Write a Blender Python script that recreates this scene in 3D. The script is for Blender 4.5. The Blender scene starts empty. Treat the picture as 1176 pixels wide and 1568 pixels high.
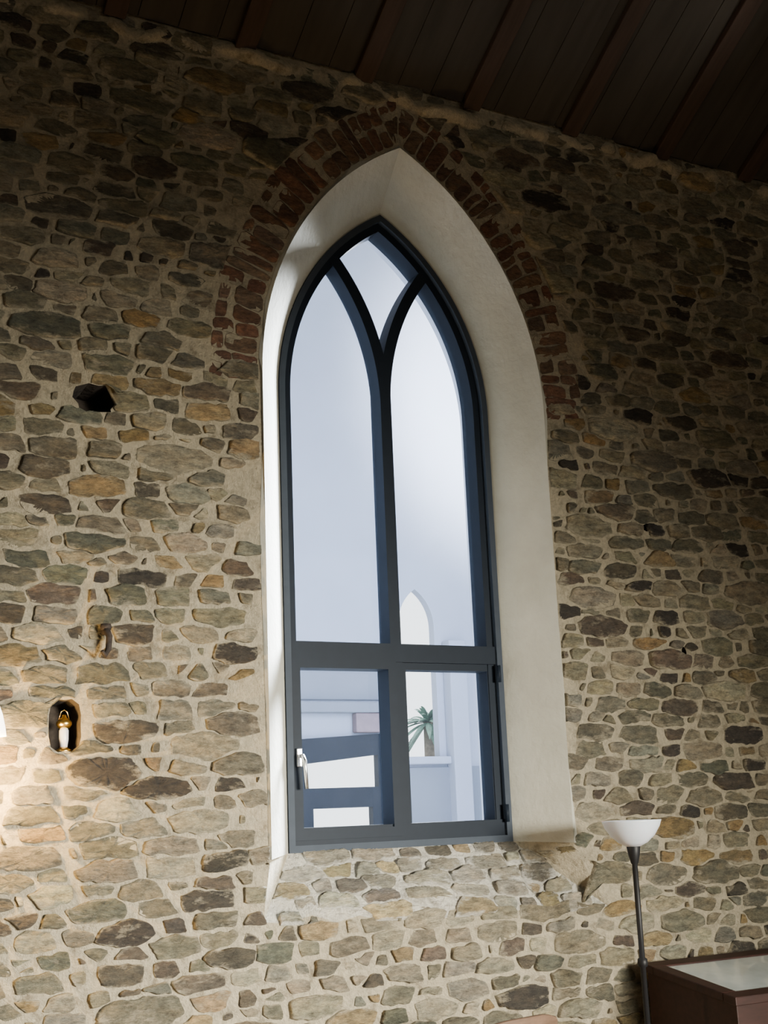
import bpy, bmesh, math, random
import numpy as np
from mathutils import Matrix, Vector, noise
random.seed(7); rng=np.random.default_rng(7)
scene=bpy.context.scene

# ------------------------------------------------------------ helpers
def link(o,parent=None):
    scene.collection.objects.link(o)
    if parent is not None: o.parent=parent
    return o
def empty(name,loc=(0,0,0)):
    o=bpy.data.objects.new(name,None); o.location=loc; o.empty_display_size=.1
    return link(o)
def mesh(name,verts,faces,mat=None,parent=None,smooth=False):
    me=bpy.data.meshes.new(name); me.from_pydata([tuple(map(float,v)) for v in verts],[],[tuple(map(int,f)) for f in faces]); me.validate(); me.update()
    if mat is not None: me.materials.append(mat)
    if smooth:
        me.polygons.foreach_set('use_smooth',[True]*len(me.polygons))
    o=bpy.data.objects.new(name,me)
    return link(o,parent)
def fix(o):
    bm=bmesh.new(); bm.from_mesh(o.data); bmesh.ops.recalc_face_normals(bm,faces=bm.faces); bm.to_mesh(o.data); bm.free()
def bevel(o,w,seg=2):
    m=o.modifiers.new('bevel','BEVEL'); m.width=w; m.segments=seg; m.limit_method='ANGLE'
    return o
def box(name,a,b,mat,parent=None,bev=0):
    x0,y0,z0=a;x1,y1,z1=b
    v=[(x0,y0,z0),(x1,y0,z0),(x1,y1,z0),(x0,y1,z0),(x0,y0,z1),(x1,y0,z1),(x1,y1,z1),(x0,y1,z1)]
    f=[(0,3,2,1),(4,5,6,7),(0,1,5,4),(1,2,6,5),(2,3,7,6),(3,0,4,7)]
    o=mesh(name,v,f,mat,parent)
    if bev: bevel(o,bev)
    return o
def lathe(name,prof,mat,parent=None,loc=(0,0,0),n=40,closed=True):
    v=[];f=[]
    m=len(prof)
    for i in range(n):
        a=2*math.pi*i/n
        for r,z in prof: v.append((loc[0]+r*math.cos(a),loc[1]+r*math.sin(a),loc[2]+z))
    for i in range(n):
        j=(i+1)%n
        for k in range(m-1):
            f.append((i*m+k,j*m+k,j*m+k+1,i*m+k+1))
    o=mesh(name,v,f,mat,parent,True); return o
def tube(name,pts,r,mat,parent=None,n=10,radii=None):
    pts=[Vector(p) for p in pts]; v=[];f=[]
    for i,p in enumerate(pts):
        t=(pts[min(i+1,len(pts)-1)]-pts[max(i-1,0)]).normalized()
        a=t.orthogonal().normalized() if i==0 else (a-t*a.dot(t)).normalized()
        b=t.cross(a); rr=radii[i] if radii else r
        for k in range(n):
            q=2*math.pi*k/n; v.append(p+a*math.cos(q)*rr+b*math.sin(q)*rr)
    for i in range(len(pts)-1):
        for k in range(n):
            k2=(k+1)%n; f.append((i*n+k,i*n+k2,(i+1)*n+k2,(i+1)*n+k))
    f.append(tuple(range(n))[::-1]); f.append(tuple((len(pts)-1)*n+k for k in range(n)))
    return mesh(name,v,f,mat,parent,True)

class NT:
    def __init__(s,name):
        s.m=bpy.data.materials.new(name); s.m.use_nodes=True; s.t=s.m.node_tree; s.b=s.t.nodes['Principled BSDF']; s.out=s.t.nodes['Material Output']
    def n(s,typ,**kw):
        x=s.t.nodes.new(typ)
        for k,v in kw.items(): setattr(x,k,v)
        return x
    def l(s,a,b): s.t.links.new(a,b)
    def coords(s,scale=(1,1,1)):
        c=s.n('ShaderNodeTexCoord'); m=s.n('ShaderNodeMapping'); m.inputs['Scale'].default_value=scale
        s.l(c.outputs['Object'],m.inputs['Vector']); return m.outputs['Vector']
    def noise(s,vec,scale,detail=4,rough=.6):
        x=s.n('ShaderNodeTexNoise'); x.inputs['Scale'].default_value=scale; x.inputs['Detail'].default_value=detail; x.inputs['Roughness'].default_value=rough
        s.l(vec,x.inputs['Vector']); return x.outputs['Fac']
    def ramp(s,fac,stops):
        r=s.n('ShaderNodeValToRGB'); e=r.color_ramp.elements
        while len(e)<len(stops): e.new(.5)
        for q,(p,c) in zip(e,stops): q.position=p; q.color=(*c,1) if len(c)==3 else c
        s.l(fac,r.inputs['Fac']); return r.outputs['Color']
    def mix(s,fac,a,b,mode='MIX'):
        x=s.n('ShaderNodeMixRGB',blend_type=mode)
        for i,q in ((0,fac),(1,a),(2,b)):
            if hasattr(q,'links'): s.l(q,x.inputs[i])
            else: x.inputs[i].default_value=q if i==0 else (*q,1)
        return x.outputs['Color']
    def bump(s,h,strength,dist):
        x=s.n('ShaderNodeBump'); x.inputs['Strength'].default_value=strength; x.inputs['Distance'].default_value=dist
        s.l(h,x.inputs['Height']); s.l(x.outputs['Normal'],s.b.inputs['Normal'])

def simple(name,col,rough=.5,metal=0,var=.12,scale=20,bump=0,stretch=(1,1,1),coat=0,spec=.5):
    t=NT(name); v=t.coords(stretch); n=t.noise(v,scale)
    lo=tuple(c*(1-var) for c in col); hi=tuple(min(1,c*(1+var)) for c in col)
    t.l(t.ramp(n,[(.3,lo),(.7,hi)]),t.b.inputs['Base Color'])
    t.b.inputs['Roughness'].default_value=rough; t.b.inputs['Metallic'].default_value=metal
    t.b.inputs['Specular IOR Level'].default_value=spec
    if coat: t.b.inputs['Coat Weight'].default_value=coat
    if bump: t.bump(n,.5,bump)
    return t.m

# ------------------------------------------------------------ materials
MORTAR=(.50,.44,.315)
def mortar_mat(name,lo,hi):
    t=NT(name); v=t.coords()
    n1=t.noise(v,2.2,3); n2=t.noise(v,45,6,.7); n4=t.noise(v,11,5,.7)
    c=t.mix(n1,lo,hi); c=t.mix(.5,c,t.ramp(n2,[(.3,(.45,.42,.38)),(.7,(1.25,1.22,1.15))]),'MULTIPLY')
    c=t.mix(.6,c,t.ramp(n4,[(.34,(.30,.26,.21)),(.48,(1,1,1)),(.7,(1.2,1.17,1.1))]),'MULTIPLY')
    t.l(c,t.b.inputs['Base Color']); t.b.inputs['Roughness'].default_value=.95
    n3=t.noise(v,16,7,.75)
    t.bump(n3,1,.09); return t.m
MAT_MORTAR=mortar_mat('lime_mortar',(.52,.455,.325),(.72,.645,.48))
MAT_SILLBED=mortar_mat('daylit_sill_mortar',(.66,.63,.55),(.84,.82,.74))  # paler mortar: window light on the sill put into the colour

def stone_mat(name,mortar_mix,mcol=MORTAR):
    t=NT(name); v=t.coords((1,1,2.4))
    a=t.n('ShaderNodeVertexColor',layer_name='Col'); e=t.n('ShaderNodeAttribute',attribute_name='edge')
    n1=t.noise(v,17,8,.76); n2=t.noise(v,80,4,.7); n0=t.noise(v,6,5,.7); n5=t.noise(v,9,3,.6)
    c=t.mix(.9,a.outputs['Color'],t.ramp(n1,[(.32,(.28,.26,.24)),(.5,(.92,.9,.86)),(.68,(1.65,1.55,1.4))]),'MULTIPLY')
    c=t.mix(.4,c,t.ramp(n2,[(.35,(.45,.45,.45)),(.65,(1.3,1.3,1.3))]),'MULTIPLY')
    c=t.mix(.3,c,t.ramp(n5,[(.40,(.93,1.0,.93)),(.62,(1.22,1.02,.70))]),'MULTIPLY')
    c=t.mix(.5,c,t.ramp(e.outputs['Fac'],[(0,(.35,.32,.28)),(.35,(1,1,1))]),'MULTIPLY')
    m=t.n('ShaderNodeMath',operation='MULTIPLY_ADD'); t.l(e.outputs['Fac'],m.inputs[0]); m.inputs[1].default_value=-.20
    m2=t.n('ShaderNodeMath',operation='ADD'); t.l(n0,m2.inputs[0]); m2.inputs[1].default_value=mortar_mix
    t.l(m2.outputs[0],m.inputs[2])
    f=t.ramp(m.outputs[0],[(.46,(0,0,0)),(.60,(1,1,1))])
    mc=t.mix(.6,mcol,t.ramp(n2,[(.3,(.5,.5,.5)),(.7,(1.25,1.25,1.25))]),'MULTIPLY')
    c=t.mix(f,c,mc)
    t.l(c,t.b.inputs['Base Color']); t.b.inputs['Roughness'].default_value=.92
    t.bump(n1,1,.06)
    return t.m
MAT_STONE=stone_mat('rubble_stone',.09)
MAT_SILLSTONE=stone_mat('daylit_sill_stone',.08,(.74,.71,.63))  # pale smear colour holds the window light falling on the sill
MAT_BRICK=stone_mat('old_brick',.07,(.26,.20,.14))

t=NT('cream_plaster'); v=t.coords(); n1=t.noise(v,3,4); n2=t.noise(v,30,5)
t.l(t.ramp(n1,[(.3,(.31,.30,.25)),(.7,(.39,.38,.32))]),t.b.inputs['Base Color']); t.b.inputs['Roughness'].default_value=.85
t.bump(n2,.4,.01); MAT_PLASTER=t.m
MAT_FRAME=simple('slate_blue_aluminium',(.009,.013,.020),.5,.0,.06,spec=.08)
MAT_FRAME2=simple('slate_frame_face_lit',(.034,.042,.055),.6,.0,.06,spec=.08)  # same frame metal, made paler for room light on its face
MAT_CHROME=simple('satin_steel',(.7,.7,.7),.25,1,.03)
MAT_BRASS=simple('aged_brass',(.65,.43,.12),.3,1,.25,60)
MAT_IRON=simple('rusty_iron',(.03,.022,.018),.8,.4,.4,60,.004)
MAT_BLACK=simple('black_lacquered_metal',(.008,.008,.009),.5,.0,spec=.2)
MAT_VOID=simple('dark_recess',(.04,.03,.022),.95,0,.4,25,.02)  # near-black colour for the inside of the wall recesses

# glass with a thin translucent film added for haze
t=NT('hazy_window_glass'); t.t.nodes.remove(t.b)
tr=t.n('ShaderNodeBsdfTransparent'); tr.inputs[0].default_value=(.93,.96,.97,1); gl=t.n('ShaderNodeBsdfGlossy'); gl.inputs['Roughness'].default_value=.03
ds=t.n('ShaderNodeBsdfTranslucent'); ds.inputs[0].default_value=(.80,.85,.95,1)
v=t.coords(); dn=t.ramp(t.noise(v,3,4),[(.3,(.002,.002,.002)),(.7,(.005,.005,.005))])
m1=t.n('ShaderNodeMixShader'); t.l(dn,m1.inputs[0]); t.l(tr.outputs[0],m1.inputs[1]); t.l(ds.outputs[0],m1.inputs[2])
lw=t.n('ShaderNodeFresnel'); lw.inputs[0].default_value=1.45; mx=t.n('ShaderNodeMixShader')
t.l(lw.outputs[0],mx.inputs[0]); t.l(m1.outputs[0],mx.inputs[1]); t.l(gl.outputs[0],mx.inputs[2]); t.l(mx.outputs[0],t.out.inputs[0]); MAT_GLASS=t.m

t=NT('dark_ceiling_timber'); v=t.coords((4,.5,.5)); n1=t.noise(v,4,4,.5)
c=t.ramp(n1,[(.25,(.030,.026,.021)),(.75,(.046,.039,.031))])
t.l(c,t.b.inputs['Base Color']); t.b.inputs['Roughness'].default_value=.9; t.b.inputs['Specular IOR Level'].default_value=.1; MAT_CEIL=t.m
t=NT('reddish_rafter_timber'); v=t.coords((8,.6,.6)); n1=t.noise(v,5,6,.65)
t.l(t.ramp(n1,[(.25,(.030,.021,.016)),(.75,(.056,.036,.027))]),t.b.inputs['Base Color']); t.b.inputs['Roughness'].default_value=.85; t.b.inputs['Specular IOR Level'].default_value=.1; MAT_RAFTER=t.m
t=NT('mahogany'); v=t.coords((.8,6,6)); n1=t.noise(v,6,6,.65)
t.l(t.ramp(n1,[(.25,(.012,.006,.005)),(.75,(.035,.014,.011))]),t.b.inputs['Base Color']); t.b.inputs['Roughness'].default_value=.5; t.b.inputs['Specular IOR Level'].default_value=.2; MAT_MAHOG=t.m
MAT_CHAIR=simple('chair_wood',(.085,.052,.034),.6,0,.3,10,0,(1,1,6),spec=.2)
MAT_ROOM=simple('room_render',(.40,.36,.28),.9,0,.1,4)
MAT_FLOOR=simple('floor_tiles',(.28,.20,.14),.5,0,.2,5)
MAT_COURT=simple('courtyard_white_render',(.27,.30,.375),.9,0,.03,3)
MAT_COURTD=simple('courtyard_grey_render',(.14,.16,.20),.9,0,.05,3)
MAT_PAVE=simple('courtyard_paving',(.6,.6,.58),.9,0,.1,3)
MAT_PALM=simple('palm_green',(.14,.26,.20),.6,0,.3,20)
MAT_TRUNK=simple('palm_trunk',(.25,.2,.15),.9,0,.3,20)
t=NT('opal_glass'); t.b.inputs['Roughness'].default_value=.3
v=t.coords(); t.l(t.ramp(t.noise(v,8),[(.3,(.52,.54,.60)),(.7,(.60,.62,.68))]),t.b.inputs['Base Color']); t.b.inputs['Subsurface Weight'].default_value=.2
MAT_OPAL=t.m
t=NT('lit_opal_shade'); v=t.coords(); t.l(t.ramp(t.noise(v,8),[(.3,(1,.86,.66)),(.7,(1,.92,.76))]),t.b.inputs['Emission Color']); t.b.inputs['Emission Strength'].default_value=7; MAT_LIT=t.m

# ------------------------------------------------------------ window geometry numbers (metres)
CX=2.929; FHW=.573; FR=1.146; ZS=3.578; ZB=1.504; FY=.223
OHW=.754; OZS=3.568; OAP=4.825
OR=((OAP-OZS)**2+OHW**2)/(2*OHW)
def arch(cx,hw,R,zs,zb,n=24):
    """outline from bottom-right up over the apex down to bottom-left; centre offset = R-hw"""
    c=R-hw; th=math.acos(c/R); pts=[(cx+hw,zb)]
    for i in range(1,7): pts.append((cx+hw,zb+(zs-zb)*i/6))
    for i in range(1,n+1):
        a=th*i/n; pts.append((cx-c+R*math.cos(a),zs+R*math.sin(a)))
    left=[(2*cx-x,z) for x,z in pts[:-1]][::-1]
    return pts+left

# ------------------------------------------------------------ stone generator
def rubble(domain,levels,stretch,mortar,seed,gap=.86,cap=1.9,course=.074,snap=.72,minsz=.012):
    r=random.Random(seed); u0,u1,v0,v1=domain
    U0,U1=u0/stretch,u1/stretch; cs=.2; grid={}; P=[]
    def near(x,y,k=1):
        gx,gy=int(x//cs),int(y//cs)
        for i in range(gx-k,gx+k+1):
            for j in range(gy-k,gy+k+1):
                yield from grid.get((i,j),())
    area=(U1-U0)*(v1-v0)
    for rad,dens in levels:
        for _ in range(int(area*dens)):
            x=r.uniform(U0,U1); y=r.uniform(v0,v1); rr=rad*r.uniform(.85,1.15)
            if course:
                wob=.03*math.sin(x*stretch*1.3+y*.8); yc=round((y+wob)/course)*course-wob
                y=y+(yc-y)*snap
            ok=True
            for k in near(x,y):
                q=P[k]
                if (q[0]-x)**2+(q[1]-y)**2<(gap*(rr+q[2]))**2: ok=False;break
            if ok:
                grid.setdefault((int(x//cs),int(y//cs)),[]).append(len(P)); P.append((x,y,rr))
    out=[]
    for i,(x,y,rr) in enumerate(P):
        n=8; a0=r.random()*6; R=rr*cap
        poly=[(x+R*r.uniform(.8,1.15)*math.cos(a0+2*math.pi*k/n),y+R*r.uniform(.75,1.0)*math.sin(a0+2*math.pi*k/n)) for k in range(n)]
        for k in near(x,y,2):
            if k==i: continue
            qx,qy,qr=P[k]; dx,dy=qx-x,qy-y; d=math.hypot(dx,dy)
            if d>cap*(rr+qr)*1.15: continue
            th=math.atan2(dy,dx)+r.uniform(-.12,.12)
            nx,ny=math.cos(th),math.sin(th)
            lim=(d*d+rr*rr-qr*qr)/(2*d)-mortar*r.uniform(.1,1.9)
            new=[]
            m=len(poly)
            for s in range(m):
                a=poly[s];b=poly[(s+1)%m]
                da=(a[0]-x)*nx+(a[1]-y)*ny-lim; db=(b[0]-x)*nx+(b[1]-y)*ny-lim
                if da<=0: new.append(a)
                if (da<0<db) or (db<0<da):
                    tt=da/(da-db); new.append((a[0]+(b[0]-a[0])*tt,a[1]+(b[1]-a[1])*tt))
            poly=new
            if len(poly)<3: break
        if len(poly)<3: continue
        p=np.array(poly); p[:,0]*=stretch
        q=[]
        for s in range(len(p)):
            a=p[s];b=p[(s+1)%len(p)]; L_=np.hypot(*(b-a)); m=max(1,int(L_/.026))
            nv=np.array([-(b-a)[1],(b-a)[0]])/(L_+1e-9)
            for k in range(m):
                q.append(a+(b-a)*k/m+(nv*r.uniform(-.008,.006) if k else np.array([r.uniform(-.006,.006),r.uniform(-.005,.005)])))
        p=np.array(q)
        for w in (.08,.25):
            q=np.roll(p,-1,axis=0)
            p=np.stack([p*(1-w)+q*w,p*w+q*(1-w)],axis=1).reshape(-1,2)
            keep=[0]
            for s in range(1,len(p)):
                if np.hypot(*(p[s]-p[keep[-1]]))>.004: keep.append(s)
            p=p[keep]
        if len(p)<5: continue
        c=p.mean(0)
        if np.abs(p-c).max()<minsz: continue
        out.append((c,p,rr,r.random()))
    return out
def inpoly(pt,poly):
    x,y=pt; ins=False; n=len(poly)
    for i in range(n):
        x1,y1=poly[i];x2,y2=poly[(i+1)%n]
        if (y1>y)!=(y2>y) and x<(x2-x1)*(y-y1)/(y2-y1)+x1: ins=not ins
    return ins
def nearest(pt,poly):
    p=np.asarray(pt); a=np.asarray(poly); b=np.roll(a,-1,axis=0); d=b-a
    tt=np.clip(((p-a)*d).sum(1)/np.maximum((d*d).sum(1),1e-9),0,1); q=a+d*tt[:,None]
    k=((q-p)**2).sum(1).argmin(); return q[k]

PAL=[((.33,.30,.215),20),((.26,.24,.175),19),((.205,.19,.145),16),((.40,.365,.275),13),((.37,.285,.16),7),((.35,.25,.12),3),((.13,.11,.085),9),((.07,.06,.05),7),((.165,.13,.10),4),((.30,.29,.24),10),((.19,.195,.15),10),((.47,.43,.33),6)]
def build_stones(name,stones,mapper,mat,parent,holes=(),palf=None,hscale=1,seed=1,inside=None):
    r=random.Random(seed); V=[];F=[];C=[];E=[]
    cols=[c for c,_ in PAL]; ws=[w for _,w in PAL]
    for c,p,rr,rv in stones:
        skip=False
        for h,(bx0,bx1,bz0,bz1) in holes:
            if c[0]<bx0-.3 or c[0]>bx1+.3 or c[1]<bz0-.3 or c[1]>bz1+.3: continue
            ins=[inpoly(q,h) for q in p]
            if sum(ins)>.5*len(p) or inpoly(c,h): skip=True;break
            if any(ins):
                p=np.array([nearest(q,h) if i else q for q,i in zip(p,ins)])
                c=p.mean(0)
        if skip: continue
        if inside is not None:
            ins=[inpoly(q,inside) for q in p]
            if sum(ins)<.4*len(p) or not inpoly(c,inside): continue
            p=np.array([q if i else nearest(q,inside) for q,i in zip(p,ins)]); c=p.mean(0)
        n=len(p); h=hscale*r.uniform(.005,.026)*(.7+rr*8); tx=r.uniform(-.09,.09); tz=r.uniform(-.15,.22)
        col=palf(r,c) if palf else r.choices(cols,ws)[0]
        k=r.uniform(.7,1.2); col=tuple(min(1,x*k*r.uniform(.96,1.04)) for x in col)
        base=len(V)
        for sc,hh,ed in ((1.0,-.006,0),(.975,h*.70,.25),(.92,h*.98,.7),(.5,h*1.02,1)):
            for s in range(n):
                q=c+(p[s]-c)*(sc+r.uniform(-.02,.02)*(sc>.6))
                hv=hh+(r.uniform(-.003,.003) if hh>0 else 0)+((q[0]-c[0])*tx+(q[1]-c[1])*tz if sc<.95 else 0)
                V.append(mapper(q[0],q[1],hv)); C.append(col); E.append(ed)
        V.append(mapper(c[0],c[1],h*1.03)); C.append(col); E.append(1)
        for k2 in range(3):
            for s in range(n):
                s2=(s+1)%n; F.append((base+k2*n+s,base+k2*n+s2,base+(k2+1)*n+s2,base+(k2+1)*n+s))
        for s in range(n): F.append((base+3*n+s,base+3*n+(s+1)%n,base+4*n))
    me=bpy.data.meshes.new(name); me.from_pydata(V,[],F); me.update(); me.materials.append(mat)
    ca=me.color_attributes.new('Col','FLOAT_COLOR','POINT'); arr=np.ones((len(V),4),dtype=np.float32); arr[:,:3]=np.array(C); ca.data.foreach_set('color',arr.ravel())
    ea=me.attributes.new('edge','FLOAT','POINT'); ea.data.foreach_set('value',np.array(E,dtype=np.float32))
    me.polygons.foreach_set('use_smooth',[True]*len(me.polygons))
    o=bpy.data.objects.new(name,me); link(o,parent); print(name,len(stones),len(V)); return o

# ------------------------------------------------------------ wall with the lancet
WX0,WX1,WZ1=-3.2,9.0,5.25
arch_out=arch(CX,OHW,OR,OZS,1.49)
r=random.Random(8)
front=[(2.14+(3.86-2.14)*i/16,1.25-.05*i/16+(r.uniform(-.02,.02) if 0<i<16 else 0)) for i in range(17)]
opening=front+[(3.86,1.36)]+arch_out
def rough_rect(cx,cz,w,h,seed,n=14,j=.12):
    r=random.Random(seed); pts=[]
    for i in range(n):
        a=2*math.pi*i/n; ca,sa=math.cos(a),math.sin(a); k=(abs(ca)**4+abs(sa)**4)**-.25
        pts.append((cx+w/2*k*ca*(1+r.uniform(-j,j)),cz+h/2*k*sa*(1+r.uniform(-j,j))))
    return pts
niche=rough_rect(1.33,2.03,.125,.20,3,16,.04)
putlog=rough_rect(1.43,3.355,.18,.125,5,14,.25)
gap1=rough_rect(4.459,2.375,.03,.07,6,10,.2)
gap2=rough_rect(4.30,3.02,.09,.035,16,10,.3)
def wall_face(name,loops,y,mat,parent=None):
    bm=bmesh.new(); es=[]
    for lp in loops:
        vs=[bm.verts.new((x,y,z)) for x,z in lp]
        for i in range(len(vs)): es.append(bm.edges.new((vs[i],vs[(i+1)%len(vs)])))
    bmesh.ops.triangle_fill(bm,use_beauty=True,use_dissolve=False,edges=es,normal=(0,-1,0))
    me=bpy.data.meshes.new(name); bm.to_mesh(me); bm.free(); me.materials.append(mat)
    o=bpy.data.objects.new(name,me); return link(o,parent)
rect=[(WX0,0),(WX1,0),(WX1,WZ1),(WX0,WZ1)]
wall=wall_face('wall_north',[rect,opening,niche,putlog,gap1,gap2],0,MAT_MORTAR)
rect2=[(WX0,0),(WX1,0),(WX1,5.6),(WX0,5.6)]
back_open=arch(CX,FHW+.02,FR+.02,ZS,ZB-.02)
wall_face('outer_face',[rect2,back_open],.50,MAT_COURT,wall)
def loft(name,A,ya,B,yb,mat,parent,closed=False,smooth=True):
    n=len(A); v=[(x,ya,z) for x,z in A]+[(x,yb,z) for x,z in B]; m=n if closed else n-1
    f=[(i,(i+1)%n,n+(i+1)%n,n+i) for i in range(m)]
    return mesh(name,v,f,mat,parent,False)
frame_out=arch(CX,FHW,FR,ZS,ZB)
lipo=[]
for i,(x,z) in enumerate(arch_out):
    dx,dz=x-CX,max(0,z-OZS+.3); d=math.hypot(dx,dz) or 1; k=.012+.03*noise.noise((x*5,z*6,2))
    lipo.append((x+dx/d*k,z+dz/d*k))
loft('plaster_reveal',arch_out,-.016,frame_out,FY,MAT_PLASTER,wall)
loft('plaster_feather_edge',lipo,-.002,arch_out,-.016,MAT_PLASTER,wall)
loft('outer_reveal',arch(CX,FHW,FR,ZS,ZB),FY,back_open,.50,MAT_COURT,wall,closed=True)
# sloped sill
nf=len(front)
sv=[(x,0,z) for x,z in front]+[(3.502,FY,ZB),(2.356,FY,ZB),(3.86,0,1.36),(3.683,0,1.49),(2.175,0,1.49)]
mesh('sill_bed',sv,[tuple(range(nf))+(nf,nf+1)],MAT_SILLBED,wall)
mesh('sill_cheeks',sv,[(nf-1,nf+2,nf+3,nf),(0,nf+1,nf+4)],MAT_MORTAR,wall)
# recesses
def recess(name,lp,depth):
    n=len(lp); cx=sum(p[0] for p in lp)/n; cz=sum(p[1] for p in lp)/n
    v=[(x,0,z) for x,z in lp]+[(cx+(x-cx)*.9,depth,cz+(z-cz)*.9) for x,z in lp]+[(cx,depth,cz)]
    f=[(i,(i+1)%n,n+(i+1)%n,n+i) for i in range(n)]+[(n+i,n+(i+1)%n,2*n) for i in range(n)]
    return mesh(name,v,f,MAT_VOID,wall)
recess('niche_recess',niche,.16); recess('putlog_recess',putlog,.2); recess('joint_gap_1',gap1,.1); recess('joint_gap_2',gap2,.08)

# stones on the wall
ringw=.24
ring_out=arch(CX,OHW+ringw,OR+ringw,OZS,OZS-.0)
hole=[(2.14,1.29)]+[(x,z+.022) for x,z in front[1:-1]]+[(3.84,1.225),(3.84,1.35),(3.69,1.49),(CX+OHW+.02,2.5),(CX+OHW+.02,OZS+.03)]+[p for p in ring_out if p[1]>OZS+.05]+[(CX-OHW-.02,OZS+.03),(CX-OHW-.02,2.5),(2.165,1.50)]
def bb(h): a=np.array(h); return (a[:,0].min(),a[:,0].max(),a[:,1].min(),a[:,1].max())
def grow(lp,k):
    cx=sum(p[0] for p in lp)/len(lp); cz=sum(p[1] for p in lp)/len(lp); return [(cx+(x-cx)*k,cz+(z-cz)*k) for x,z in lp]
holes=[(h,bb(h)) for h in (hole,grow(niche,1.1),grow(putlog,1.05),gap1,gap2)]
LV=[(.066,4),(.053,18),(.042,90),(.033,330),(.024,600),(.017,1000),(.012,1000)]
st=rubble((-.3,7.2,.45,5.12),LV,2.6,.0062,23)
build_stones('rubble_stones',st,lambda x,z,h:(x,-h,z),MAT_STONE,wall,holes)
L=math.hypot(FY,ZB-1.24)
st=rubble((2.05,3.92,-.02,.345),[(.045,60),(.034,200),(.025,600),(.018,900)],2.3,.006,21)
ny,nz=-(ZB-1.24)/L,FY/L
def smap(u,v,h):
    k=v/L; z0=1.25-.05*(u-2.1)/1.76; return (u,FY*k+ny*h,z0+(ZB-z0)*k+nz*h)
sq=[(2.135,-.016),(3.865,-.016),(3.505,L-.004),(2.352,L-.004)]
build_stones('sill_stones',st,smap,MAT_SILLSTONE,wall,(),lambda r,c:r.choice([(.40,.38,.31),(.48,.45,.37),(.28,.265,.22),(.46,.38,.23),(.52,.49,.42),(.32,.30,.24),(.18,.165,.14)]),1.0,3,sq)  # lightened palette paints the window light on the sill
# stones on the right-hand cheek of the sill
P00,P10,P11,P01=[Vector(p) for p in ((3.86,0,1.20),(3.502,FY,ZB),(3.683,0,1.49),(3.86,0,1.36))]
cn=(P10-P00).cross(P01-P00).normalized()
if cn.y>0: cn=-cn
def cmap(u,v,h):
    s,t_=min(1,max(0,u/.42)),min(1,max(0,v/.17)); p=P00*(1-s)*(1-t_)+P10*s*(1-t_)+P11*s*t_+P01*(1-s)*t_+cn*h; return tuple(p)
st=rubble((-.02,.44,-.02,.19),[(.035,200),(.025,600),(.018,900)],1.8,.005,31)
build_stones('cheek_stones',st,cmap,MAT_SILLSTONE,wall,(),lambda r,c:r.choice([(.38,.34,.25),(.46,.42,.32),(.30,.27,.21),(.42,.33,.18)]),.6,4,[(.01,.01),(.40,.01),(.40,.16),(.01,.16)])
# brick voussoirs round the arch
r=random.Random(9); BR=[]
c=OR-OHW; th=math.acos(c/OR)
for side in (1,-1):
    a=-.03
    while a<th+.04:
        da=.062/OR*r.uniform(.7,1.35)
        q_=r.random()
        if q_<.3: cuts=[(OR+.022,OR+ringw*.95)]
        elif q_<.65: cuts=[(OR+.022,OR+.022+ringw*.42),(OR+.03+ringw*.46,OR+ringw*.98)]
        else: cuts=[(OR+.022,OR+.02+ringw*.62),(OR+.028+ringw*.65,OR+ringw*1.0)]
        for r0,r1 in cuts:
            r1+=r.uniform(-.02,.02)
            tw=r.uniform(-.006,.006)
            pts=[]
            for rr_,aa in ((r0,a+.003),((r0+r1)/2,a+.003),(r1,a+.003+tw),(r1,a+da-.002+tw),((r0+r1)/2,a+da-.002),(r0,a+da-.002)):
                aa+=r.uniform(-.004,.004)
                x=-c+(rr_+r.uniform(-.006,.006))*math.cos(aa); z=rr_*math.sin(aa)
                x=max(x,.004)
                pts.append((CX+side*x,OZS+z))
            p=np.array(pts if side==1 else pts[::-1])
            if np.ptp(p[:,0])<.02: continue
            q=np.roll(p,-1,axis=0); p=np.stack([p*.8+q*.2,p*.2+q*.8],axis=1).reshape(-1,2)
            BR.append((p.mean(0),p,.03,0))
        a+=da
build_stones('brick_arch',BR,lambda x,z,h:(x,-h,z),MAT_BRICK,wall,(),lambda r,c:r.choice([(.29,.145,.095),(.26,.14,.095),(.30,.18,.12),(.24,.15,.105),(.28,.195,.145),(.26,.135,.09)]),.25,5)
# irregular wall head ledge
xs=np.arange(-1,8.6,.035); V=[];F=[]
for x in xs:
    h=.06*noise.noise((x*1.7,3,0))+.04*noise.noise((x*6,9,0)); d=max(.004,.03+.07*noise.noise((x*3,0,7))+.05*noise.noise((x*11,0,7))); zc=5.10+h; w=.7+.8*noise.noise((x*4,5,5))
    for y,z in ((.0,zc-.06*w),(-d*.55,zc-.045*w),(-d,zc-.01),(-d*.9,zc+.02*w),(-d*.3,zc+.05),(.0,zc+.055)): V.append((x,y,z))
for i in range(len(xs)-1):
    for k in range(5): F.append((i*6+k,(i+1)*6+k,(i+1)*6+k+1,i*6+k+1))
o=mesh('wall_head_ledge',V,F,MAT_MORTAR,wall,True)

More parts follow.
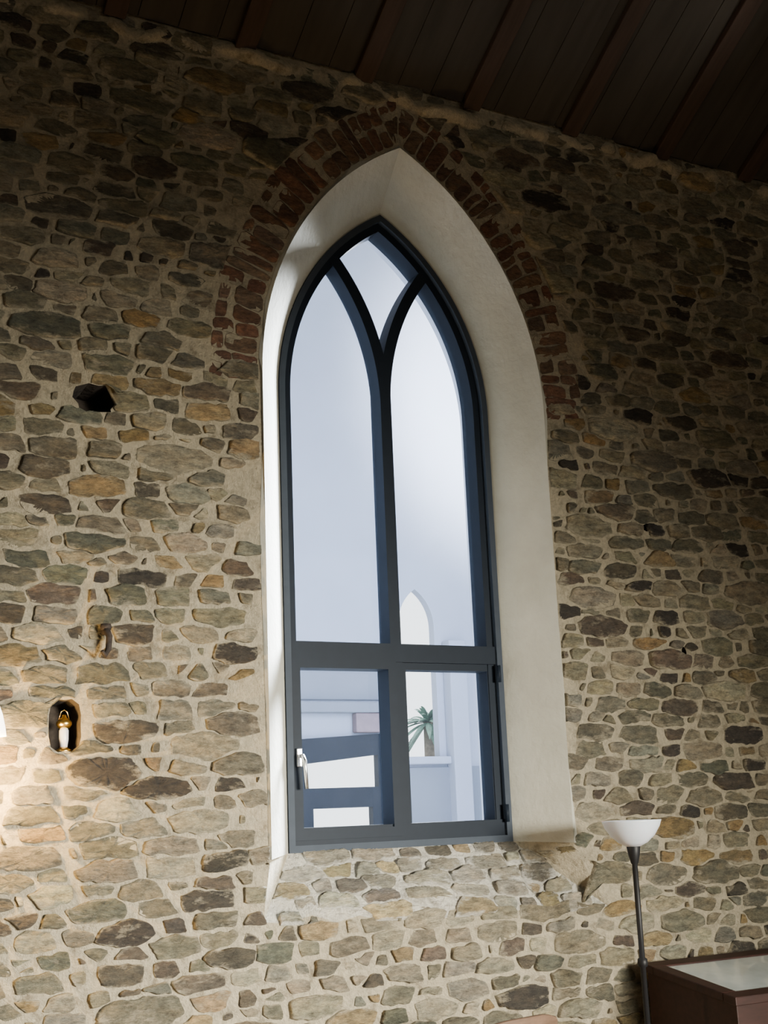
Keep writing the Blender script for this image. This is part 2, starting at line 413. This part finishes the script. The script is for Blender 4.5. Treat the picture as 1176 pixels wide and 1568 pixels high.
# ------------------------------------------------------------ window joinery
win=empty('window_1',(0,0,0))
def ring(name,A,B,y0,y1,mat,parent):
    n=len(A); v=[]
    for pts,y in ((A,y0),(B,y0),(B,y1),(A,y1)): v+=[(x,y,z) for x,z in pts]
    f=[]
    for k in range(4):
        for i in range(n):
            j=(i+1)%n; f.append((k*n+i,k*n+j,((k+1)%4)*n+j,((k+1)%4)*n+i))
    o=mesh(name,v,f,mat,parent); fix(o); return o
def inset(d,zb_in=None): return arch(CX,FHW-d,FR-d,ZS,(ZB+d) if zb_in is None else zb_in)
ring('outer_frame',inset(0),inset(.030),FY-.012,FY+.13,MAT_FRAME2,win)
ring('inner_frame',inset(.028),inset(.068,ZB+.10),FY+.015,FY+.125,MAT_FRAME,win)
def bar(name,path,w,y0,y1,mat,parent):
    n=len(path); v=[]
    P=[Vector(p) for p in path]
    for i,p in enumerate(P):
        tdir=(P[min(i+1,n-1)]-P[max(i-1,0)]).normalized(); nr=Vector((-tdir.y,tdir.x))*w/2
        a=p+nr;b=p-nr
        v+=[(a.x,y0,a.y),(b.x,y0,b.y),(b.x,y1,b.y),(a.x,y1,a.y)]
    f=[(0,1,2,3),tuple((n-1)*4+k for k in (3,2,1,0))]
    for i in range(n-1):
        for k in range(4): f.append((i*4+k,i*4+(k+1)%4,(i+1)*4+(k+1)%4,(i+1)*4+k))
    o=mesh(name,v,f,mat,parent); fix(o); return o
ZT=2.375
bar('mullion',[(CX,ZB+.06),(CX,ZS+.22)],.058,FY+.010,FY+.112,MAT_FRAME,win)
for s,nm in ((-1,'left'),(1,'right')):
    pts=[]
    for i in range(27):
        a=.86*i/26
        x=FR-FR*math.cos(a); z=ZS+FR*math.sin(a)
        if math.hypot(x+FHW,z-ZS)>FR-.01: break
        pts.append((CX+s*x,z))
    k=.001*(s>0)
    bar('tracery_'+nm,pts,.058,FY+.012+k,FY+.108+k,MAT_FRAME,win)
bar('transom',[(CX-FHW+.03,ZT),(CX+FHW-.03,ZT)],.085,FY+.0,FY+.115,MAT_FRAME,win)
bar('bottom_rail',[(CX-FHW+.03,ZB+.065),(CX+FHW-.03,ZB+.065)],.075,FY+.005,FY+.115,MAT_FRAME,win)
def rectring(name,x0,x1,z0,z1,w,y0,y1,mat,parent):
    A=[(x0,z0),(x1,z0),(x1,z1),(x0,z1)];B=[(x0+w,z0+w),(x1-w,z0+w),(x1-w,z1-w),(x0+w,z1-w)]
    return ring(name,A,B,y0,y1,mat,parent)
rectring('sash',CX-FHW+.032,CX-.012,ZB+.05,ZT-.035,.042,FY-.006,FY+.10,MAT_FRAME,win)
rectring('fixed_light_bead',CX+.012,CX+FHW-.032,ZB+.05,ZT-.035,.040,FY+.02,FY+.10,MAT_FRAME,win)
g=inset(.02); mesh('glazing',[(x,FY+.095,z) for x,z in g],[tuple(range(len(g)))],MAT_GLASS,win)
hx=CX-FHW+.055; hz=1.90
box('handle_rose',(hx-.014,FY-.022,hz-.035),(hx+.014,FY-.004,hz+.045),MAT_CHROME,win,.004)
tube('handle_lever',[(hx,FY-.01,hz+.01),(hx,FY-.05,hz+.01),(hx+.004,FY-.06,hz-.01),(hx+.012,FY-.06,hz-.13)],.0095,MAT_CHROME,win)
for zz in (ZT-.09,ZB+.13): tube('hinge_%d'%int(zz*10),[(CX+FHW-.03,FY-.02,zz-.04),(CX+FHW-.03,FY-.02,zz+.04)],.010,MAT_FRAME,win)

# ------------------------------------------------------------ courtyard seen through the glass
YB=4.0
lan=arch(5.232,.165,.36,3.12,2.08,8)
slot1=[(4.20,1.86),(4.81,1.86),(4.81,2.10),(4.20,2.04)]
slot2=[(4.25,1.54),(4.75,1.54),(4.75,1.71),(4.25,1.71)]
cw=wall_face('wall_courtyard',[[(-2,0),(12,0),(12,8.5),(-2,8.5)],lan,slot1,slot2],YB,MAT_COURT)
loft('lancet_reveal',lan,YB,lan,YB+.08,MAT_COURT,cw,closed=True)
def frame_of(name,A,B,mat): ring(name,A,B,YB-.05,YB+.02,mat,cw)
frame_of('slot_joinery_1',[(4.08,1.76),(4.98,1.76),(4.98,2.27),(4.08,2.22)],slot1,MAT_FRAME)
frame_of('slot_joinery_2',[(4.08,1.44),(4.98,1.44),(4.98,1.76),(4.08,1.76)],slot2,MAT_FRAME)
box('string_course',(3.4,YB-.10,2.42),(5.06,YB-.001,2.50),MAT_COURTD,cw,.01)
box('dado_panel',(3.4,YB-.03,2.52),(5.02,YB-.001,2.86),MAT_COURTD,cw,.01)
box('meter_cabinet',(4.62,YB-.08,2.27),(4.85,YB-.001,2.42),simple('faded_maroon_paint',(.15,.11,.13),.6),cw,.01)
box('dado_right',(5.0,YB-.03,0),(5.95,YB-.001,2.0),MAT_COURTD,cw,.01)
box('pilaster',(5.46,YB-.12,0),(5.62,YB-.001,3.0),MAT_COURT,cw,.01)
box('lancet_sill',(5.0,YB-.08,2.02),(5.46,YB+.1,2.08),MAT_COURT,cw,.01)
mesh('courtyard_ground',[(-20,.5,-.02),(30,.5,-.02),(30,40,-.02),(-20,40,-.02)],[(0,1,2,3)],MAT_PAVE)
palm=empty('palm_tree'); px,py,pz=7.66,8.0,2.66
tube('trunk',[(px+.05,py,-.02),(px,py,1.2),(px,py,pz)],.06,MAT_TRUNK,palm,10,[.1,.07,.055])
V=[];F=[]; r=random.Random(2)
for i in range(60):
    a=r.uniform(0,6.28); el=r.uniform(-.6,1.4); ln=r.uniform(.34,.44); d=Vector((math.cos(a)*math.cos(el),math.sin(a)*math.cos(el),math.sin(el)))
    side=d.cross(Vector((0,0,1))).normalized()
    for k in range(9):
        s=k/8; c=Vector((px,py,pz))+d*ln*s+Vector((0,0,-.55*s*s*ln)); w=.035*math.sin(math.pi*(.08+.9*s)); b=len(V)
        V+= [c-side*w+Vector((0,0,-w*.5)),c,c+side*w+Vector((0,0,-w*.5))]
        if k: F+=[(b-3,b-2,b+1,b),(b-2,b-1,b+2,b+1)]
mesh('fronds',V,F,MAT_PALM,palm)

# ------------------------------------------------------------ roof, floor and rest of the room
SL=.62; ZE=5.18; YR=-4.5; ZR=ZE-YR*SL
roof=mesh('ceiling',[(WX0,.5,ZE-.5*SL),(WX1,.5,ZE-.5*SL),(WX1,YR,ZR),(WX0,YR,ZR),(WX1,-9.4,ZE-.2),(WX0,-9.4,ZE-.2)],[(0,1,2,3),(3,2,4,5)],MAT_CEIL)
V=[];F=[];r=random.Random(3)
def slab(x0,x1,off0,off1,y0,y1,V,F):
    b=len(V)
    for x in (x0,x1):
        for y in (y0,y1):
            for o_ in (off0,off1): V.append((x,y,ZE-y*SL-o_))
    F+=[(b,b+1,b+3,b+2),(b+4,b+6,b+7,b+5),(b,b+4,b+5,b+1),(b+2,b+3,b+7,b+6),(b,b+2,b+6,b+4),(b+1,b+5,b+7,b+3)]
x=WX0+.05
while x<WX1-.2:
    w=.19; slab(x,x+w-.004,.006,.025+r.uniform(0,.003),-.02,YR,V,F); x+=w
b_=mesh('boards',V,F,MAT_CEIL,roof); fix(b_)
V=[];F=[]; x=WX0+.3
while x<WX1-.1:
    slab(x,x+.10,.03,.075,-.03,YR,V,F); x+=.62
b_=mesh('rafters',V,F,MAT_RAFTER,roof); fix(b_); bevel(b_,.006)
box('floor',(WX0,-9.4,-.1),(WX1,0,0),MAT_FLOOR)
box('wall_west',(WX0-.2,-9.4,0),(WX0,.5,8.6),MAT_ROOM)
box('wall_east',(WX1,-9.4,0),(WX1+.2,.5,8.6),MAT_ROOM)
box('wall_south',(WX0,-9.6,0),(WX1,-9.4,8.6),MAT_ROOM)

# ------------------------------------------------------------ floor lamp (uplighter)
LX,LY=3.674,-.45
fl=empty('floor_lamp',(0,0,0))
lathe('base',[(0,.0),(.135,0),(.14,.006),(.135,.018),(.06,.028),(.018,.045),(.011,.07),(0,.07)],MAT_BLACK,fl,(LX,LY,0))
lathe('pole',[(.0,.04),(.012,.04),(.012,.98),(.020,.985),(.022,1.0),(.020,1.015),(.012,1.02),(.012,1.40),(.016,1.405),(.025,1.44),(.030,1.475),(.022,1.49),(0,1.49)],MAT_BLACK,fl,(LX,LY,0),24)
lathe('glass_bowl',[(.0,1.472),(.03,1.474),(.062,1.490),(.095,1.520),(.118,1.556),(.126,1.578),(.128,1.584),(.124,1.584),(.112,1.556),(.088,1.524),(.055,1.497),(.0,1.482)],MAT_OPAL,fl,(LX,LY,0),56)

# ------------------------------------------------------------ sloped display case
dc=empty('display_case')
X0,X1=3.95,5.35; Y0,Y1=-.69,-.10; H0,H1=.857,.95
def sz(y): return H0+(H1-H0)*(y-Y0)/(Y1-Y0)
def prism(name,x0,x1,y0,y1,zb,dz0,dz1,mat):
    v=[]
    for x in (x0,x1):
        for y in (y0,y1):
            v.append((x,y,zb if zb is not None else sz(y)+dz0)); v.append((x,y,sz(y)+dz1))
    f=[(0,1,3,2),(4,6,7,5),(0,4,5,1),(2,3,7,6),(0,2,6,4),(1,5,7,3)]
    o=mesh(name,v,f,mat,dc); fix(o); return bevel(o,.004)
W=.075
prism('carcass',X0+.02,X1-.02,Y0+.02,Y1-.01,.42,0,-.035,MAT_MAHOG)
for nm,a in (('rim_front',(X0,X1,Y0,Y0+W)),('rim_back',(X0,X1,Y1-W,Y1)),('rim_left',(X0,X0+W,Y0+W,Y1-W)),('rim_right',(X1-W,X1,Y0+W,Y1-W)),):
    prism(nm,*a,None,-.036,0,MAT_MAHOG)
MAT_CASEGLASS=simple('sky_reflecting_glass',(.42,.47,.47),.15,0,.12,6,coat=.9)  # sky reflection in the case glass is put into this pale colour
prism('case_glass_panel',X0+W,X1-W,Y0+W,Y1-W,None,-.034,-.006,MAT_CASEGLASS)
for i,(x,y) in enumerate(((X0+.04,Y0+.04),(X1-.1,Y0+.04),(X0+.04,Y1-.1),(X1-.1,Y1-.1))):
    box('leg_%d'%(i+1),(x,y,0),(x+.06,y+.06,.43),MAT_MAHOG,dc,.004)
box('plinth_rail',(X0+.05,Y0+.05,.12),(X1-.05,Y1-.05,.15),MAT_MAHOG,dc,.004)

# ------------------------------------------------------------ chair under the window
ch=empty('wooden_chair'); 
def T(p,c=(2.83,-.52),a=math.radians(12)):
    x,y,z=p; return (c[0]+x*math.cos(a)-y*math.sin(a),c[1]+x*math.sin(a)+y*math.cos(a),z)
def tb(nm,a,b,r0,r1): tube(nm,[T(a),T(b)],0,MAT_CHAIR,ch,10,[r0,r1])
for nm,x,y in (('leg_1',-.19,.30),('leg_2',.19,.30)): tb(nm,(x,y,0),(x*.95,y-.01,.44),.015,.02)
for nm,s in (('back_post_1',-1),('back_post_2',1)):
    tube(nm,[T((s*.19,-.13,0)),T((s*.185,-.10,.44)),T((s*.19,-.13,.70)),T((s*.20,-.17,.87))],0,MAT_CHAIR,ch,10,[.016,.021,.018,.014])
V=[];F=[];n=20
for i in range(n+1):
    u=i/n*2-1; x=u*.215; yy=-.17-.035*(1-u*u); top=.890-.03*abs(u)**4+.004*(1-u*u); bot=.79+.02*(1-u*u)
    for dy,z in ((-.011,bot),(-.011,top),(.011,top),(.011,bot)): V.append(T((x,yy+dy+(z-.85)*-.1,z)))
for i in range(n):
    for k in range(4): F.append((i*4+k,i*4+(k+1)%4,(i+1)*4+(k+1)%4,(i+1)*4+k))
F+=[(0,1,2,3),(n*4+3,n*4+2,n*4+1,n*4)]
o=mesh('crest_rail',V,F,MAT_CHAIR,ch); fix(o); bevel(o,.006,3)
for i in range(4):
    x=-.11+.073*i; tube('spindle_%d'%(i+1),[T((x,-.10,.45)),T((x*1.05,-.16,.65)),T((x*1.1,-.19,.82))],.008,MAT_CHAIR,ch)
V=[];F=[]; m=28
for z,s in ((.435,.95),(.445,1),(.462,1),(.468,.96)):
    for i in range(m):
        a=2*math.pi*i/m; ca,sa=math.cos(a),math.sin(a); k=(abs(ca)**3.5+abs(sa)**3.5)**(-1/3.5); V.append(T((.215*s*k*ca,.10+.225*s*k*sa,z)))
for l in range(3):
    for i in range(m): F.append((l*m+i,l*m+(i+1)%m,(l+1)*m+(i+1)%m,(l+1)*m+i))
F+=[tuple(range(m))[::-1],tuple(3*m+i for i in range(m))]
mesh('seat',V,F,MAT_CHAIR,ch,True)
tb('stretcher_1',(-.185,-.11,.2),(-.185,.29,.2),.01,.01); tb('stretcher_2',(.185,-.11,.2),(.185,.29,.2),.01,.01)

# ------------------------------------------------------------ lantern in the niche
la=empty('brass_lantern'); nx,nz=1.335,1.945; nyy=.035
lathe('foot',[(0,0),(.03,0),(.032,.006),(.02,.014),(.012,.02),(0,.02)],MAT_BRASS,la,(nx,nyy,nz-.013),24)
lathe('glass_body',[(0,.0),(.014,.0),(.018,.03),(.018,.065),(.014,.075),(0,.075)],MAT_OPAL,la,(nx,nyy,nz+.003),24)
lathe('cap',[(0,.0),(.022,.0),(.030,.012),(.030,.022),(.02,.034),(.010,.04),(.008,.05),(0,.052)],MAT_BRASS,la,(nx,nyy,nz+.078),24)
tube('bail',[(nx-.02,nyy,nz+.11),(nx-.012,nyy,nz+.14),(nx,nyy,nz+.148),(nx+.012,nyy,nz+.14),(nx+.02,nyy,nz+.11)],.002,MAT_BRASS,la,6)

# iron hook (old pintle) on the left
h=empty('iron_hook'); x,z=1.475,2.36
tube('shank',[(x,-.012,z+.035),(x,-.05,z+.035),(x+.006,-.065,z+.01),(x+.003,-.065,z-.04),(x-.012,-.07,z-.066),(x-.026,-.08,z-.05)],0,MAT_IRON,h,8,[.015,.015,.013,.012,.011,.008])
lathe('plate',[(0,-.016),(.02,-.012),(.024,0),(.02,.012),(0,.016)],MAT_IRON,h,(x,-.038,z+.05),10)

# ------------------------------------------------------------ wall sconce at the left edge (shade opens downwards)
sc=empty('wall_sconce'); sx,sy,szz=1.015,-.15,2.04
o=lathe('backplate',[(0,0),(.05,0),(.055,.01),(.04,.018),(0,.02)],MAT_BRASS,sc,(0,0,0),28)
o.rotation_euler=(math.radians(90),0,0); o.location=(sx-.02,-.030,szz+.14)
tube('arm',[(sx-.02,-.045,szz+.14),(sx-.015,-.10,szz+.17),(sx,sy,szz+.15),(sx,sy,szz+.07)],.008,MAT_BRASS,sc)
lathe('shade',[(.020,.075),(.030,.06),(.045,.02),(.056,-.03),(.060,-.06),(.056,-.06),(.041,.02),(.026,.055),(.0,.065)],MAT_LIT,sc,(sx,sy,szz),32)
def light(name,typ,loc,energy,col,parent=None,**kw):
    d=bpy.data.lights.new(name,typ); d.energy=energy; d.color=col
    for k,v in kw.items(): setattr(d,k,v)
    o=bpy.data.objects.new(name,d); o.location=loc; link(o,parent); return o
def aim(o,target):
    o.rotation_euler=(Vector(target)-o.location).to_track_quat('-Z','Y').to_euler()
light('bulb','POINT',(sx+.03,sy-.02,szz-.22),62,(1,.62,.22),sc,shadow_soft_size=.05)

# ------------------------------------------------------------ lighting
o=light('daylight_from_south_windows','AREA',(4.7,-9.0,2.0),270,(1,.955,.83),shape='RECTANGLE',size=2.6,size_y=1.2); o.data.spread=math.radians(42); aim(o,(1.9,0,.5))
o=light('ambient_fill_upper','AREA',(3.6,-9.0,3.2),78,(1,.91,.72),shape='RECTANGLE',size=4.6,size_y=2); aim(o,(3.2,0,2.3))  # added ambient fill that lifts the upper wall
o=light('ceiling_spot','SPOT',(4.7,-1.3,5.1),9,(1,.98,.92),spot_size=math.radians(85),spot_blend=1,shadow_soft_size=.1); aim(o,(4.1,-.6,5.7))
o=light('court_patch_spot','SPOT',(5.6,1.2,4.6),4200,(.97,.98,1),spot_size=math.radians(66),spot_blend=.8,shadow_soft_size=.4); aim(o,(6.35,YB,5.1))  # unseen spot added to make the bright patch on the courtyard wall
o=light('reveal_sill_fill','AREA',(6.6,2.3,4.4),2400,(.92,.96,1),shape='RECTANGLE',size=1.6,size_y=1.6); aim(o,(2.8,.2,2.0)); o.data.spread=math.radians(70)  # unseen area lamp added to brighten the left reveal and sill
w=bpy.data.worlds.new('overcast_sky'); scene.world=w; w.use_nodes=True
bg=w.node_tree.nodes['Background']; bg.inputs[0].default_value=(.92,.96,1,1); bg.inputs[1].default_value=3.4

# ------------------------------------------------------------ camera
cam=bpy.data.cameras.new('camera'); co=bpy.data.objects.new('camera',cam); link(co)
cam.sensor_fit='VERTICAL'; cam.sensor_height=32; cam.lens=2430/1920*32; cam.clip_start=.05
R=Vector((.8788,-.4756,-.0393)).normalized(); B=-Vector((.4714,.8522,.2271)).normalized(); U=B.cross(R).normalized(); R=U.cross(B)
M=Matrix(((R.x,U.x,B.x,0),(R.y,U.y,B.y,-5),(R.z,U.z,B.z,1.65),(0,0,0,1)))
co.matrix_world=M
scene.camera=co
